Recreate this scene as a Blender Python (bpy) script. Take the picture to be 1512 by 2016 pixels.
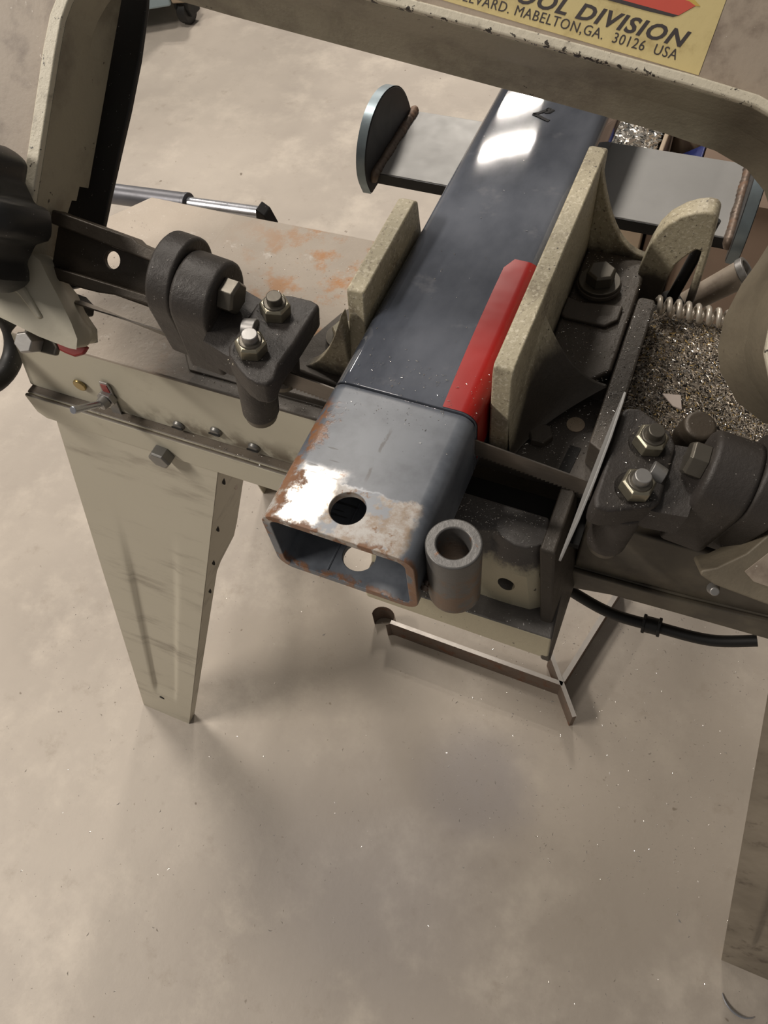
import bpy, bmesh, math, random
from mathutils import Vector, Matrix
random.seed(7)
C = bpy.context.scene
for o in list(bpy.data.objects): bpy.data.objects.remove(o)
PI = math.pi
H = 0.636                      # the work's top face stands this far above the floor
# ------------------------------------------------------------------ camera
cam_d = bpy.data.cameras.new('camera'); cam = bpy.data.objects.new('camera', cam_d); C.collection.objects.link(cam)
R0 = Vector((0.9204, 0.3813, -0.0859)); R1 = Vector((0.2876, -0.8096, -0.5116)); R2 = Vector((-0.2646, 0.4462, -0.8549))
m = Matrix((R0, -R1, -R2)).transposed().to_4x4()
m.translation = Vector((0.1078, -0.1346, 0.2956 + H))
cam.matrix_world = m
cam_d.sensor_fit = 'VERTICAL'; cam_d.sensor_height = 36; cam_d.lens = 1514.83/2016*36
cam_d.clip_start = 0.01; cam_d.clip_end = 60
C.camera = cam
# ------------------------------------------------------------------ world, lamps, exposure
C.view_settings.view_transform = 'Standard'; C.view_settings.look = 'None'
C.view_settings.exposure = 0.0; C.view_settings.gamma = 1.0; C.view_settings.use_curve_mapping = False
wd = bpy.data.worlds.new('shop_air'); C.world = wd; wd.use_nodes = True
wd.node_tree.nodes['Background'].inputs[0].default_value = (1.0, 0.95, 0.90, 1)
wd.node_tree.nodes['Background'].inputs[1].default_value = 0.165
def area(name, loc, size, watts, col, rot=(0, 0, 0)):
    d = bpy.data.lights.new(name, 'AREA'); d.shape = 'RECTANGLE'; d.size, d.size_y = size; d.energy = watts; d.color = col
    o = bpy.data.objects.new(name, d); C.collection.objects.link(o); o.location = loc; o.rotation_euler = rot
    return o
WARM = (1.0, 0.925, 0.835)
area('ceiling_lamp', (-0.86, 1.00, H+2.0), (0.36, 0.42), 29, WARM)
area('ceiling_lamp', (-0.94, 3.20, H+2.0), (0.46, 0.07), 36, WARM)          # twin tubes
area('ceiling_lamp', (-1.02, 3.62, H+2.0), (0.40, 0.12), 36, WARM)
area('ceiling_lamp', (-3.2, 2.2, H+2.0), (0.20, 1.2), 62, WARM)
area('ceiling_lamp', (-1.8, -1.0, H+1.8), (0.20, 1.2), 64, WARM, (math.radians(-18), math.radians(-30), 0))
# ------------------------------------------------------------------ frames of reference
S2 = math.sqrt(.5); A8 = math.radians(8)
FO = Vector((0, .083, -.0145))
FU = Vector((math.cos(A8), 0, -math.sin(A8)))
FV = Vector((math.sin(A8)*S2, S2, math.cos(A8)*S2))
FW = Vector((math.sin(A8)*S2, -S2, math.cos(A8)*S2))
FN = Vector((math.sin(A8), 0, math.cos(A8)))
FY = Vector((0, 1, 0)); X = Vector((1, 0, 0)); Y = FY; Z = Vector((0, 0, 1))
def PA(u, v, w): return FO + FU*u + FV*v + FW*w        # the swinging saw frame leans back 45 degrees
def PG(u, y, n): return FO + FU*u + FY*y + FN*n        # the blade guides stand square to the blade
# ------------------------------------------------------------------ materials
class Nt:
    def __init__(s, name):
        s.m = bpy.data.materials.new(name); s.m.use_nodes = True; s.t = s.m.node_tree; s.n = s.t.nodes; s.l = s.t.links
        s.b = s.n['Principled BSDF']
        g = s.n.new('ShaderNodeNewGeometry'); s.pos = g.outputs['Position']; s.geo = g
        sp = s.n.new('ShaderNodeSeparateXYZ'); s.l.new(s.pos, sp.inputs[0]); s.x, s.y, s.z = sp.outputs
        sn = s.n.new('ShaderNodeSeparateXYZ'); s.l.new(g.outputs['True Normal'], sn.inputs[0]); s.nx, s.ny, s.nz = sn.outputs
    def put(s, sock, v):
        if hasattr(v, 'links'): s.l.new(v, sock)
        elif isinstance(v, (tuple, list)): sock.default_value = (*v, 1) if len(v) == 3 and len(sock.default_value) == 4 else v
        else: sock.default_value = v
    def math(s, op, a, b=0.0, clamp=False):
        n = s.n.new('ShaderNodeMath'); n.operation = op; n.use_clamp = clamp; s.put(n.inputs[0], a); s.put(n.inputs[1], b); return n.outputs[0]
    def noise(s, scale, detail=4, rough=.55, stretch=None, dist=0.0):
        n = s.n.new('ShaderNodeTexNoise'); n.inputs['Scale'].default_value = scale; n.inputs['Detail'].default_value = detail
        n.inputs['Roughness'].default_value = rough; n.inputs['Distortion'].default_value = dist
        src = s.pos
        if stretch:
            mp = s.n.new('ShaderNodeMapping'); mp.inputs['Scale'].default_value = stretch; s.l.new(s.pos, mp.inputs[0]); src = mp.outputs[0]
        s.l.new(src, n.inputs['Vector']); return n.outputs[0]
    def voro(s, scale, out='Distance'):
        n = s.n.new('ShaderNodeTexVoronoi'); n.inputs['Scale'].default_value = scale; s.l.new(s.pos, n.inputs['Vector']); return n.outputs[out]
    def step(s, v, a, b, lo=0.0, hi=1.0):
        n = s.n.new('ShaderNodeMapRange'); n.interpolation_type = 'SMOOTHSTEP'
        if a > b: a, b, lo, hi = b, a, hi, lo
        s.put(n.inputs[0], v); n.inputs[1].default_value = a; n.inputs[2].default_value = b; n.inputs[3].default_value = lo; n.inputs[4].default_value = hi
        return n.outputs[0]
    def mix(s, f, a, b):
        n = s.n.new('ShaderNodeMix'); n.data_type = 'RGBA'; s.put(n.inputs[0], f); s.put(n.inputs[6], a); s.put(n.inputs[7], b); return n.outputs[2]
    def mixf(s, f, a, b):
        n = s.n.new('ShaderNodeMix'); n.data_type = 'FLOAT'; s.put(n.inputs[0], f); s.put(n.inputs[2], a); s.put(n.inputs[3], b); return n.outputs[0]
    def mul(s, a, b): return s.math('MULTIPLY', a, b)
    def add(s, a, b): return s.math('ADD', a, b)
    def bump(s, h, strength=.3, dist=.001):
        n = s.n.new('ShaderNodeBump'); n.inputs['Strength'].default_value = strength; n.inputs['Distance'].default_value = dist
        s.put(n.inputs['Height'], h); s.l.new(n.outputs[0], s.b.inputs['Normal'])
    def out(s, col, rough=.5, metal=0.0, coat=0.0, spec=.5):
        s.put(s.b.inputs['Base Color'], col); s.put(s.b.inputs['Roughness'], rough); s.put(s.b.inputs['Metallic'], metal)
        s.b.inputs['Coat Weight'].default_value = coat; s.b.inputs['Coat Roughness'].default_value = .12; s.put(s.b.inputs['Specular IOR Level'], spec)
        return s.m
def paint(name, base, base2, grime, g_lo, g_hi, chip=None, chip_t=.70, rough=.5, gscale=14, chipscale=260, stretch=None, bump=.15):
    t = Nt(name)
    c = t.mix(t.noise(9, 3), base, base2)
    c = t.mix(t.mul(t.step(t.noise(gscale, 6, .65, stretch), g_lo, g_hi), .8), c, grime)
    f = t.noise(chipscale, 3, .6)
    if chip:
        big = t.noise(40, 3)
        c = t.mix(t.step(t.add(f, t.mul(t.math('SUBTRACT', big, .5), .35)), chip_t, chip_t+.04), c, chip)
    t.bump(f, bump, .0006)
    return t.out(c, rough, 0, spec=.4)
BEIGE = (.53, .495, .40); BEIGE2 = (.45, .415, .325); GRIME = (.15, .12, .085); CHIP = (.05, .042, .035)
M = {}
M['paint'] = paint('beige_machine_paint', BEIGE, BEIGE2, GRIME, .58, .95, CHIP, .78)
def rim_mat():
    t = Nt('worn_cream_edge_paint'); c = t.mix(t.noise(9, 3), (.68, .63, .51), (.57, .515, .40))
    c = t.mix(t.mul(t.step(t.noise(60, 5, .65), .56, .76), .8), c, (.16, .13, .10))
    d = t.n.new('ShaderNodeVectorMath'); d.operation = 'DOT_PRODUCT'; s_ = t.n.new('ShaderNodeVectorMath'); s_.operation = 'SUBTRACT'
    t.l.new(t.pos, s_.inputs[0]); s_.inputs[1].default_value = FO+Vector((0, 0, H)); t.l.new(s_.outputs[0], d.inputs[0]); d.inputs[1].default_value = FV
    low = t.mul(t.step(d.outputs['Value'], .1722, .1685), t.mul(t.step(t.x, -.15, -.11), t.step(d.outputs['Value'], .150, .156)))
    f = t.add(t.noise(330, 4, .65), t.mul(t.math('SUBTRACT', t.noise(45, 3), .5), .4))
    c = t.mix(t.step(t.add(f, t.mul(low, .13)), .66, .69), c, CHIP)
    c = t.mix(t.step(t.noise(900, 2), .69, .73), c, CHIP)
    t.bump(f, .5, .0006); return t.out(c, .45, 0, spec=.4)
M['rim'] = rim_mat()
M['web'] = paint('stained_cast_paint', (.40, .335, .265), (.30, .245, .195), (.17, .13, .10), .45, .75, (.55, .50, .43), .70, gscale=60, chipscale=420)
def throat_mat():
    t = Nt('yellowed_throat_paint'); c = t.mix(t.noise(9, 3), (.41, .375, .285), (.35, .315, .235))
    c = t.mix(t.mul(t.step(t.noise(26, 6, .65), .42, .72), .75), c, (.17, .145, .11))
    f = t.noise(300, 3, .6); c = t.mix(t.step(t.add(f, t.mul(t.math('SUBTRACT', t.noise(40, 3), .5), .35)), .71, .75), c, CHIP)
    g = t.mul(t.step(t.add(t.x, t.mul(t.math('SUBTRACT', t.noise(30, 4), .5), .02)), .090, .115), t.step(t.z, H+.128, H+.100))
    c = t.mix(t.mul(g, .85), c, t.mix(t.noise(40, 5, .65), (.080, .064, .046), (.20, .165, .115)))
    t.bump(f, .4, .0006); return t.out(c, .5, 0, spec=.4)
M['throat'] = throat_mat()
def jaw_mat():
    t = Nt('jaw_paint'); c = t.mix(t.noise(9, 3), (.47, .42, .30), (.37, .325, .225))
    c = t.mix(t.mul(t.step(t.noise(48, 6, .65), .48, .78), .8), c, (.17, .135, .095))
    f = t.noise(420, 3, .6); c = t.mix(t.step(t.add(f, t.mul(t.math('SUBTRACT', t.noise(40, 3), .5), .35)), .69, .73), c, CHIP)
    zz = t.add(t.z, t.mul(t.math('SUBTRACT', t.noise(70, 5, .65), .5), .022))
    c = t.mix(t.mul(t.step(t.noise(520, 2), .55, .64), .6), c, (.62, .565, .44)); c = t.mix(t.mul(t.step(t.noise(480, 2, .5, (1, .8, 1)), .60, .68), .6), c, (.20, .165, .115))
    near = t.mul(t.step(t.x, .0508, .0530), t.step(t.y, .20, .17)); c = t.mix(t.math('MAXIMUM', t.mul(t.step(zz, H-.002, H-.020), near), t.step(zz, H-.030, H-.044)), c, t.mix(t.noise(60, 4), (.040, .034, .028), (.075, .063, .050)))  # shade painted dark on the jaw's right side, plus grime near the bed
    t.bump(f, .5, .0007); return t.out(c, .5, 0, spec=.4)
M['jawpaint'] = jaw_mat()
M['legpaint'] = paint('sheet_metal_paint', (.53, .49, .395), (.48, .44, .35), (.22, .185, .145), .50, .80, CHIP, .84, gscale=22, stretch=(.45, 1, 2.2))
def dark_mat(name, a, b, rough=.45, metal=.15, bump=.5, scale=120):
    t = Nt(name); c = t.mix(t.noise(22, 5, .6), a, b)
    f = t.noise(scale, 5, .7)
    sp = t.step(t.voro(620), .16, .10)
    keep = t.step(t.noise(210, 2), .56, .64)
    k = t.mul(t.mul(sp, keep), .8)
    c = t.mix(k, c, (.42, .39, .36))
    t.bump(f, bump, .0007)
    return t.out(c, t.mixf(t.noise(60, 3), rough-.1, rough+.15), metal)
M['dark'] = dark_mat('oily_black_casting', (.026, .022, .020), (.050, .043, .038), .5, .1, .9, 150)
M['floorbed'] = dark_mat('oily_grimed_bed', (.046, .038, .031), (.105, .088, .070), .5, bump=.8)
M['channel'] = dark_mat('oily_channel_steel', (.035, .027, .02), (.085, .068, .05), .45, .3)
M['black'] = dark_mat('black_rubber', (.007, .0065, .0062), (.012, .011, .0105), .55, 0, .2)
M['knobblack'] = dark_mat('black_moulded_knob', (.016, .016, .016), (.026, .026, .026), .38, 0, .15)
def steel(name, a, b, rough=.35, metal=.85, scale=60, rust=None, rlo=.55, rhi=.7, bump=.1, stretch=None):
    t = Nt(name); c = t.mix(t.noise(scale, 4, .6, stretch), a, b); r = t.mixf(t.noise(90, 3), rough-.08, rough+.12); mt = metal
    if rust:
        k = t.step(t.noise(38, 6, .7), rlo, rhi); c = t.mix(k, c, rust); mt = t.mixf(k, metal, .05); r = t.mixf(k, r, .7)
    t.bump(t.noise(300, 3), bump, .0004)
    return t.out(c, r, mt)
M['steel'] = steel('bright_steel', (.40, .39, .375), (.28, .27, .26), .42, .75)
M['zinc'] = steel('zinc_nut', (.42, .39, .30), (.26, .235, .18), .34, .85, 140)
M['oilsteel'] = steel('oily_bolt_steel', (.16, .145, .12), (.10, .09, .075), .38, .7)
M['greybolt'] = steel('grey_bolt_steel', (.24, .235, .225), (.17, .165, .155), .4, .6)
M['blade'] = steel('blade_steel', (.20, .18, .16), (.13, .115, .10), .30, .8, 40, stretch=(1, 1, 8))
M['bright'] = steel('glinting_chip_steel', (.78, .75, .71), (.6, .57, .52), .22, .9, 400)
M['chipdull'] = steel('dull_chip_steel', (.42, .36, .29), (.27, .23, .185), .38, .45, 400)
M['shaving'] = steel('grey_shaving_steel', (.42, .44, .45), (.22, .235, .24), .35, .6, 400)
M['chipgold'] = steel('straw_coloured_chip_steel', (.52, .37, .14), (.42, .28, .10), .4, .35, 400)
M['plate'] = steel('mill_finish_plate', (.37, .365, .355), (.30, .295, .285), .5, .25, 30, (.25, .17, .11), .66, .80)
M['scale'] = steel('mill_scale_edge', (.028, .028, .030), (.045, .045, .047), .5, .3, 40)
M['cutedge'] = steel('flame_cut_edge', (.42, .52, .57), (.12, .14, .16), .35, .45, 34, stretch=(1, 1, 1))
M['weld'] = steel('weld_bead_steel', (.20, .15, .115), (.13, .10, .08), .42, .5, 200, (.24, .13, .075), .5, .7)
M['rusty'] = steel('rusty_strip', (.13, .085, .06), (.20, .16, .13), .5, .4, 60, (.16, .065, .03), .5, .66)
M['stripedge'] = steel('ground_strip_edge', (.42, .39, .36), (.30, .27, .24), .4, .5, 60)
M['rod'] = steel('grey_rod_steel', (.16, .16, .18), (.11, .11, .12), .38, .5)
M['chrome'] = steel('chrome_rod', (.55, .56, .60), (.45, .46, .50), .25, .85)
M['spring'] = steel('spring_wire', (.62, .56, .48), (.50, .45, .38), .35, .5)
M['brass'] = steel('brass_button', (.42, .32, .14), (.28, .21, .09), .3, .85)
# bed top: bare worn iron that turns black with oil near the guides and along the front edge
t = Nt('worn_bed_top')
c = t.mix(t.noise(30, 5, .65), (.47, .405, .335), (.36, .305, .25))
c = t.mix(t.step(t.noise(70, 4, .7), .60, .78), c, (.60, .555, .50))
rx = t.mul(t.step(t.x, -.20, -.10), t.step(t.noise(34, 5, .7), .48, .64))
c = t.mix(rx, c, (.42, .20, .07))
c = t.mix(t.mul(t.step(t.noise(120, 3, .6), .66, .72), rx), c, (.10, .06, .035))
wob = t.add(t.y, t.mul(t.math('SUBTRACT', t.noise(60, 4), .5), .02))
oil = t.mul(t.step(wob, .150, .118), t.step(t.add(t.x, t.mul(t.math('SUBTRACT', t.noise(80, 4), .5), .012)), -.205, -.130))
oil = t.math('MAXIMUM', oil, t.step(t.x, -.078, -.052))
oil = t.math('MAXIMUM', oil, t.mul(t.step(t.add(t.x, t.mul(t.math('SUBTRACT', t.noise(150, 3), .5), .006)), -.1475, -.1455), t.step(t.y, .118, .112)))
c = t.mix(oil, c, t.mix(t.noise(40, 4), (.046, .039, .033), (.100, .085, .070)))
sp = t.mul(t.step(t.voro(560), .17, .11), t.step(t.noise(160, 2), .52, .62)); c = t.mix(t.mul(sp, .8), c, (.5, .47, .44))
t.bump(t.noise(170, 5, .7), .5, .0008)
M['bed'] = t.out(c, t.mixf(t.noise(50, 3), .42, .68), .12)
# apron and stand rail: clean enough paint with a grimed top ledge and dirt round the screws
t = Nt('apron_paint')
c = t.mix(t.noise(9, 3), (.54, .505, .405), (.47, .435, .34))
c = t.mix(t.mul(t.step(t.noise(26, 6, .7), .55, .85), .55), c, (.24, .195, .14))
c = t.mix(t.step(t.noise(300, 2), .76, .79), c, CHIP)
led = t.step(t.nz, .6, .9); c = t.mix(led, c, t.mix(t.noise(120, 4), (.07, .058, .047), (.18, .15, .12)))
low = t.mul(t.step(t.z, H-.082, H-.108), t.step(t.noise(70, 4), .38, .62)); low = t.mul(low, t.step(t.z, H-.112, H-.104)); c = t.mix(t.mul(low, t.step(t.x, -.25, -.16)), c, (.16, .13, .095))
darkx = t.mul(t.step(t.x, .085, .10), .93); c = t.mix(darkx, c, t.mix(t.step(t.noise(40, 4), .4, .7), (.050, .041, .031), (.105, .088, .062)))  # much darker towards the right end of apron and rail
t.bump(t.noise(260, 3), .12, .0006)
M['apron'] = t.out(c, .5, 0, spec=.4)
# front bracket of the bed: same paint, black with oil on every face that looks up
t = Nt('bracket_paint')
c = t.mix(t.noise(14, 4), (.50, .455, .33), (.42, .375, .265))
c = t.mix(t.step(t.noise(240, 3), .70, .74), c, CHIP)
edge = t.add(t.z, t.mul(t.math('SUBTRACT', t.noise(260, 4, .7), .5), .010))
up = t.math('MAXIMUM', t.step(t.nz, .62, .8), t.step(edge, H-.076, H-.069))
up = t.math('MAXIMUM', up, t.step(t.nx, .55, .8))
dk = t.mix(t.noise(90, 5, .7), (.045, .040, .037), (.13, .118, .108))
sp = t.mul(t.step(t.voro(500), .2, .13), t.step(t.noise(190, 2), .5, .6)); dk = t.mix(t.mul(sp, t.step(t.nx, .7, .5)), dk, (.5, .48, .46))
c = t.mix(up, c, dk)
t.bump(t.noise(300, 4, .7), .4, .0007)
M['bracket'] = t.out(c, .5, .05)
# painted box section: blue grey gloss, bare and rusted at the near end
t = Nt('blue_grey_tube_paint')
cl = t.noise(20, 5, .6, (1, .55, 1)); c = t.mix(t.step(cl, .3, .7), (.056, .063, .080), (.122, .132, .157))
c = t.mix(t.mul(t.step(t.noise(46, 4, .6), .60, .74), .35), c, (.22, .22, .235))
c = t.mix(t.step(t.noise(330, 2), .765, .79), c, (.35, .35, .36))
near = t.step(t.y, .083, .078)
c = t.mix(t.mul(near, .75), c, t.mix(t.step(t.noise(26, 5, .65), .35, .68), (.165, .182, .208), (.068, .078, .095)))
n1 = t.noise(75, 5, .7); d1 = t.math('SUBTRACT', n1, .5)
yr = t.add(t.y, t.mul(d1, .012)); xr = t.add(t.x, t.mul(d1, .020))
bare = t.math('MAXIMUM', t.mul(t.step(yr, .036, .028), t.step(xr, -.004, -.012)), t.step(yr, .0285, .0265))
bare = t.mul(bare, t.step(t.z, H-.010, H-.004)); bare = t.mul(bare, t.step(t.add(t.x, t.mul(d1, .01)), .0335, .0305))
barec = t.mix(t.step(t.noise(85, 5, .7), .38, .62), (.42, .40, .38), (.27, .205, .15))
barec = t.mix(t.step(t.noise(44, 4, .7), .52, .60), barec, (.25, .265, .29))
lf_ = t.mul(t.step(xr, -.008, -.014), t.step(xr, -.031, -.027)); barec = t.mix(lf_, barec, (.56, .545, .52))
barec = t.mix(t.step(t.noise(140, 4, .7), .58, .68), barec, (.20, .11, .055))
c = t.mix(bare, c, barec)
rw = t.mul(t.step(t.add(t.x, t.mul(d1, .030)), -.0260, -.0300), t.step(yr, .075, .066))
rust = t.mul(t.mul(rw, t.step(t.noise(55, 5, .65), .44, .52)), t.step(t.z, H-.014, H-.005))
rust = t.math('MAXIMUM', rust, t.mul(t.mul(t.step(t.ny, -.5, -.8), t.step(t.add(t.noise(70, 4), t.mul(t.x, 3.2)), .58, .68)), t.step(t.y, .004, .002)))
rust = t.math('MAXIMUM', rust, t.mul(t.mul(t.step(yr, .0035, .001), t.step(t.noise(95, 4), .47, .54)), .9))
rc = t.mix(t.noise(210, 4, .7), (.15, .058, .024), (.26, .135, .068))
c = t.mix(rust, c, rc)
scr = t.mul(t.step(t.noise(60, 2, .5, (.9, 5.5, 1)), .63, .66), t.mul(t.mul(t.step(t.y, .048, .044), t.step(t.y, .026, .030)), t.mul(t.step(t.x, -.006, -.010), t.step(t.x, -.030, -.026))))
c = t.mix(t.mul(scr, .8), c, (.03, .03, .032))
sx = t.math('ABSOLUTE', t.add(t.math('SUBTRACT', t.x, .0015), t.mul(d1, .004))); ln = t.mul(t.mul(t.step(sx, .0011, .0004), t.mul(t.step(t.y, .066, .058), t.step(t.y, .030, .036))), t.step(t.noise(120, 3), .40, .52)); c = t.mix(t.mul(ln, .85), c, (.045, .04, .042))
met = t.mixf(rust, t.mul(bare, t.mixf(lf_, .15, .6)), 0.0)
ro = t.mixf(bare, t.mixf(t.noise(26, 4, .6), .02, .07), t.mixf(lf_, .5, .36)); ro = t.mixf(rust, ro, .75)
ro = t.mixf(t.mul(near, t.math('SUBTRACT', 1.0, bare)), ro, .40)
hb = t.add(t.mul(t.noise(16, 2), .08), t.mul(t.noise(420, 3), t.add(t.mul(rust, .5), .008)))
t.bump(hb, .35, .0012)
M['tube'] = t.out(c, ro, met, 0, .6)
t = Nt('red_gloss_paint'); c = t.mix(t.noise(40, 4), (.36, .010, .007), (.27, .007, .005)); t.bump(t.noise(35, 2), .25, .0012); M['red'] = t.out(c, .30, 0)
t = Nt('faded_red_plastic'); c = t.mix(t.noise(60, 4), (.30, .03, .022), (.20, .02, .017)); M['redtag'] = t.out(c, .4)
t = Nt('bushing_steel'); c = t.mix(t.noise(50, 5, .6), (.10, .098, .096), (.17, .163, .155))
c = t.mix(t.mul(t.step(t.noise(60, 5, .65), .44, .56), t.step(t.z, H-.008, H-.020)), c, (.17, .115, .08)); c = t.mix(t.step(t.noise(120, 4), .66, .72), c, (.20, .10, .055))
t.bump(t.noise(300, 4), .3, .0006); M['bushing'] = t.out(c, .42, .35)
# concrete
t = Nt('stained_concrete')
c = t.mix(t.step(t.noise(2.2, 5, .6), .3, .7), (.440, .390, .335), (.345, .303, .262))
c = t.mix(t.step(t.noise(9, 6, .65), .45, .75), c, (.50, .445, .38))
c = t.mix(t.mul(t.step(t.noise(26, 5, .7), .56, .76), .45), c, (.27, .225, .18))
c = t.mix(t.step(t.noise(60, 2, .5), .745, .78), c, (.20, .165, .13))
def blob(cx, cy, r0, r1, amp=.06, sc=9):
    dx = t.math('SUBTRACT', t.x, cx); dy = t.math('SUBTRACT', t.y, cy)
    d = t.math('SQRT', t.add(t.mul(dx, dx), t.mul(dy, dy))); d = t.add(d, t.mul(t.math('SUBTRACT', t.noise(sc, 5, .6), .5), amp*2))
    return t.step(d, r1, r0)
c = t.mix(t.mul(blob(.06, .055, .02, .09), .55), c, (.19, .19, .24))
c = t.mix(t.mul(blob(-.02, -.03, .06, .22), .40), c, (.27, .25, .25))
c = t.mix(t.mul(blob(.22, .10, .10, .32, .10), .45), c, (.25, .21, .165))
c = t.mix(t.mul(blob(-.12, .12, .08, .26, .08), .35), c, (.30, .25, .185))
t.bump(t.noise(120, 5, .65), .25, .0012)
M['concrete'] = t.out(c, t.mixf(t.noise(5, 4), .42, .62), 0, spec=.35)
def flat(name, col, rough=.5, metal=0, v=.8):
    t = Nt(name); c = t.mix(t.noise(40, 4), col, tuple(k*v for k in col)); return t.out(c, rough, metal)
M['decal'] = paint('yellowed_label_stock', (.63, .53, .27), (.56, .45, .21), (.33, .24, .10), .5, .8, (.28, .2, .09), .75, gscale=70, chipscale=300, rough=.4)
M['ink'] = flat('faded_black_ink', (.055, .045, .045), .5)
M['redink'] = flat('faded_red_ink', (.62, .10, .07), .45)
M['goldink'] = flat('gold_ink_edge', (.60, .42, .10), .45)
M['shopwall'] = flat('pale_shop_wall', (.55, .52, .47), .7)
M['marker'] = flat('black_marker_ink', (.004, .004, .005), .75)
M['kraft'] = flat('brown_cardboard', (.27, .19, .14), .75)
M['tan'] = flat('tan_plastic', (.40, .31, .22), .5)
M['blue'] = flat('deep_blue_plastic', (.015, .025, .13), .45)
M['cartblue'] = flat('pale_blue_cart_paint', (.33, .42, .46), .45)
M['void'] = flat('dark_recess', (.012, .011, .010), .8)
M['cord'] = flat('black_cord', (.010, .0095, .009), .5)
M['pale'] = flat('pale_offcut', (.62, .53, .47), .45, .2)
# ------------------------------------------------------------------ mesh tools
class MB:
    def __init__(s): s.v = []; s.f = []
    def add(s, vs, fs):
        b = len(s.v); s.v += [Vector(p) for p in vs]; s.f += [[b+i for i in f] for f in fs]; return s
    def prism(s, pts, fn, h0, h1):
        """pts 2-D outline; fn(a, b, h) maps to space; extruded h0..h1 (h may be a function of the point)"""
        n = len(pts); g0 = h0 if callable(h0) else (lambda p: h0); g1 = h1 if callable(h1) else (lambda p: h1)
        vs = [fn(p[0], p[1], g0(p)) for p in pts] + [fn(p[0], p[1], g1(p)) for p in pts]
        return s.add(vs, [list(range(n))[::-1], list(range(n, 2*n))] + [[i, (i+1) % n, n+(i+1) % n, n+i] for i in range(n)])
    def hexa(s, b, t):
        return s.add(list(b)+list(t), [[3, 2, 1, 0], [4, 5, 6, 7]] + [[i, (i+1) % 4, 4+(i+1) % 4, 4+i] for i in range(4)])
    def box(s, x0, x1, y0, y1, z0, z1, fn=lambda a, b, c: (a, b, c)):
        return s.prism([(x0, y0), (x1, y0), (x1, y1), (x0, y1)], fn, z0, z1)
    def cyl(s, p0, p1, r, seg=24, r1=None, rin=0, phase=0.0):
        p0, p1 = Vector(p0), Vector(p1); d = (p1-p0).normalized(); a = d.orthogonal().normalized(); b = d.cross(a); r1 = r if r1 is None else r1
        ring = lambda c, q: [c + (a*math.cos(phase+2*PI*i/seg) + b*math.sin(phase+2*PI*i/seg))*q for i in range(seg)]
        q = lambda o0, o1: [[o0+i, o0+(i+1) % seg, o1+(i+1) % seg, o1+i] for i in range(seg)]
        if not rin:
            return s.add(ring(p0, r)+ring(p1, r1), [list(range(seg))[::-1], list(range(seg, 2*seg))] + q(0, seg))
        return s.add(ring(p0, r)+ring(p1, r1)+ring(p1, rin)+ring(p0, rin), q(0, seg)+q(seg, 2*seg)+q(2*seg, 3*seg)+q(3*seg, 0))
    def hexhead(s, p0, axis, af, h, ref):
        """hexagon of size af across flats from p0 along axis"""
        ax = Vector(axis).normalized(); a = (Vector(ref)-ax*Vector(ref).dot(ax)).normalized(); b = ax.cross(a); r = af/math.sqrt(3); p0 = Vector(p0)
        ring = lambda c, q: [c + (a*math.cos(PI*i/3)+b*math.sin(PI*i/3))*q for i in range(6)]
        vs = ring(p0, r) + ring(p0+ax*h*.84, r) + ring(p0+ax*h, r*.86)
        q = lambda o0, o1: [[o0+i, o0+(i+1) % 6, o1+(i+1) % 6, o1+i] for i in range(6)]
        return s.add(vs, [list(range(6))[::-1], list(range(12, 18))]+q(0, 6)+q(6, 12))
    def tube(s, pts, r, seg=8, cap=True):
        pts = [Vector(p) for p in pts]; n = len(pts); rr = r if callable(r) else (lambda i: r)
        d0 = (pts[1]-pts[0]).normalized(); a = d0.orthogonal().normalized(); vs = []
        for i, p in enumerate(pts):
            d = (pts[min(i+1, n-1)]-pts[max(i-1, 0)]).normalized(); a = (a-d*a.dot(d)).normalized(); b = d.cross(a)
            vs += [p+(a*math.cos(2*PI*k/seg)+b*math.sin(2*PI*k/seg))*rr(i) for k in range(seg)]
        fs = [[i*seg+k, i*seg+(k+1) % seg, (i+1)*seg+(k+1) % seg, (i+1)*seg+k] for i in range(n-1) for k in range(seg)]
        if cap: fs += [list(range(seg))[::-1], [(n-1)*seg+k for k in range(seg)]]
        return s.add(vs, fs)
    def loft(s, rails, closed=False, close_path=False):
        """rails: equally long point lists; quads between neighbours"""
        n = len(rails[0]); k = len(rails); vs = [p for r in rails for p in r]; fs = []
        for j in range(k if closed else k-1):
            j2 = (j+1) % k
            for i in range(n if close_path else n-1):
                i2 = (i+1) % n; fs.append([j*n+i, j*n+i2, j2*n+i2, j2*n+i])
        if closed and not close_path: fs += [[j*n for j in range(k)], [j*n+n-1 for j in range(k)][::-1]]
        return s.add(vs, fs)
def arc(cx, cy, r, a0, a1, n, ry=None):
    ry = r if ry is None else ry
    return [(cx+r*math.cos(math.radians(a0+(a1-a0)*i/n)), cy+ry*math.sin(math.radians(a0+(a1-a0)*i/n))) for i in range(n+1)]
def world_of(o):
    p = Vector(o.location)
    while o.parent: o = o.parent; p += Vector(o.location)
    return p
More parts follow.
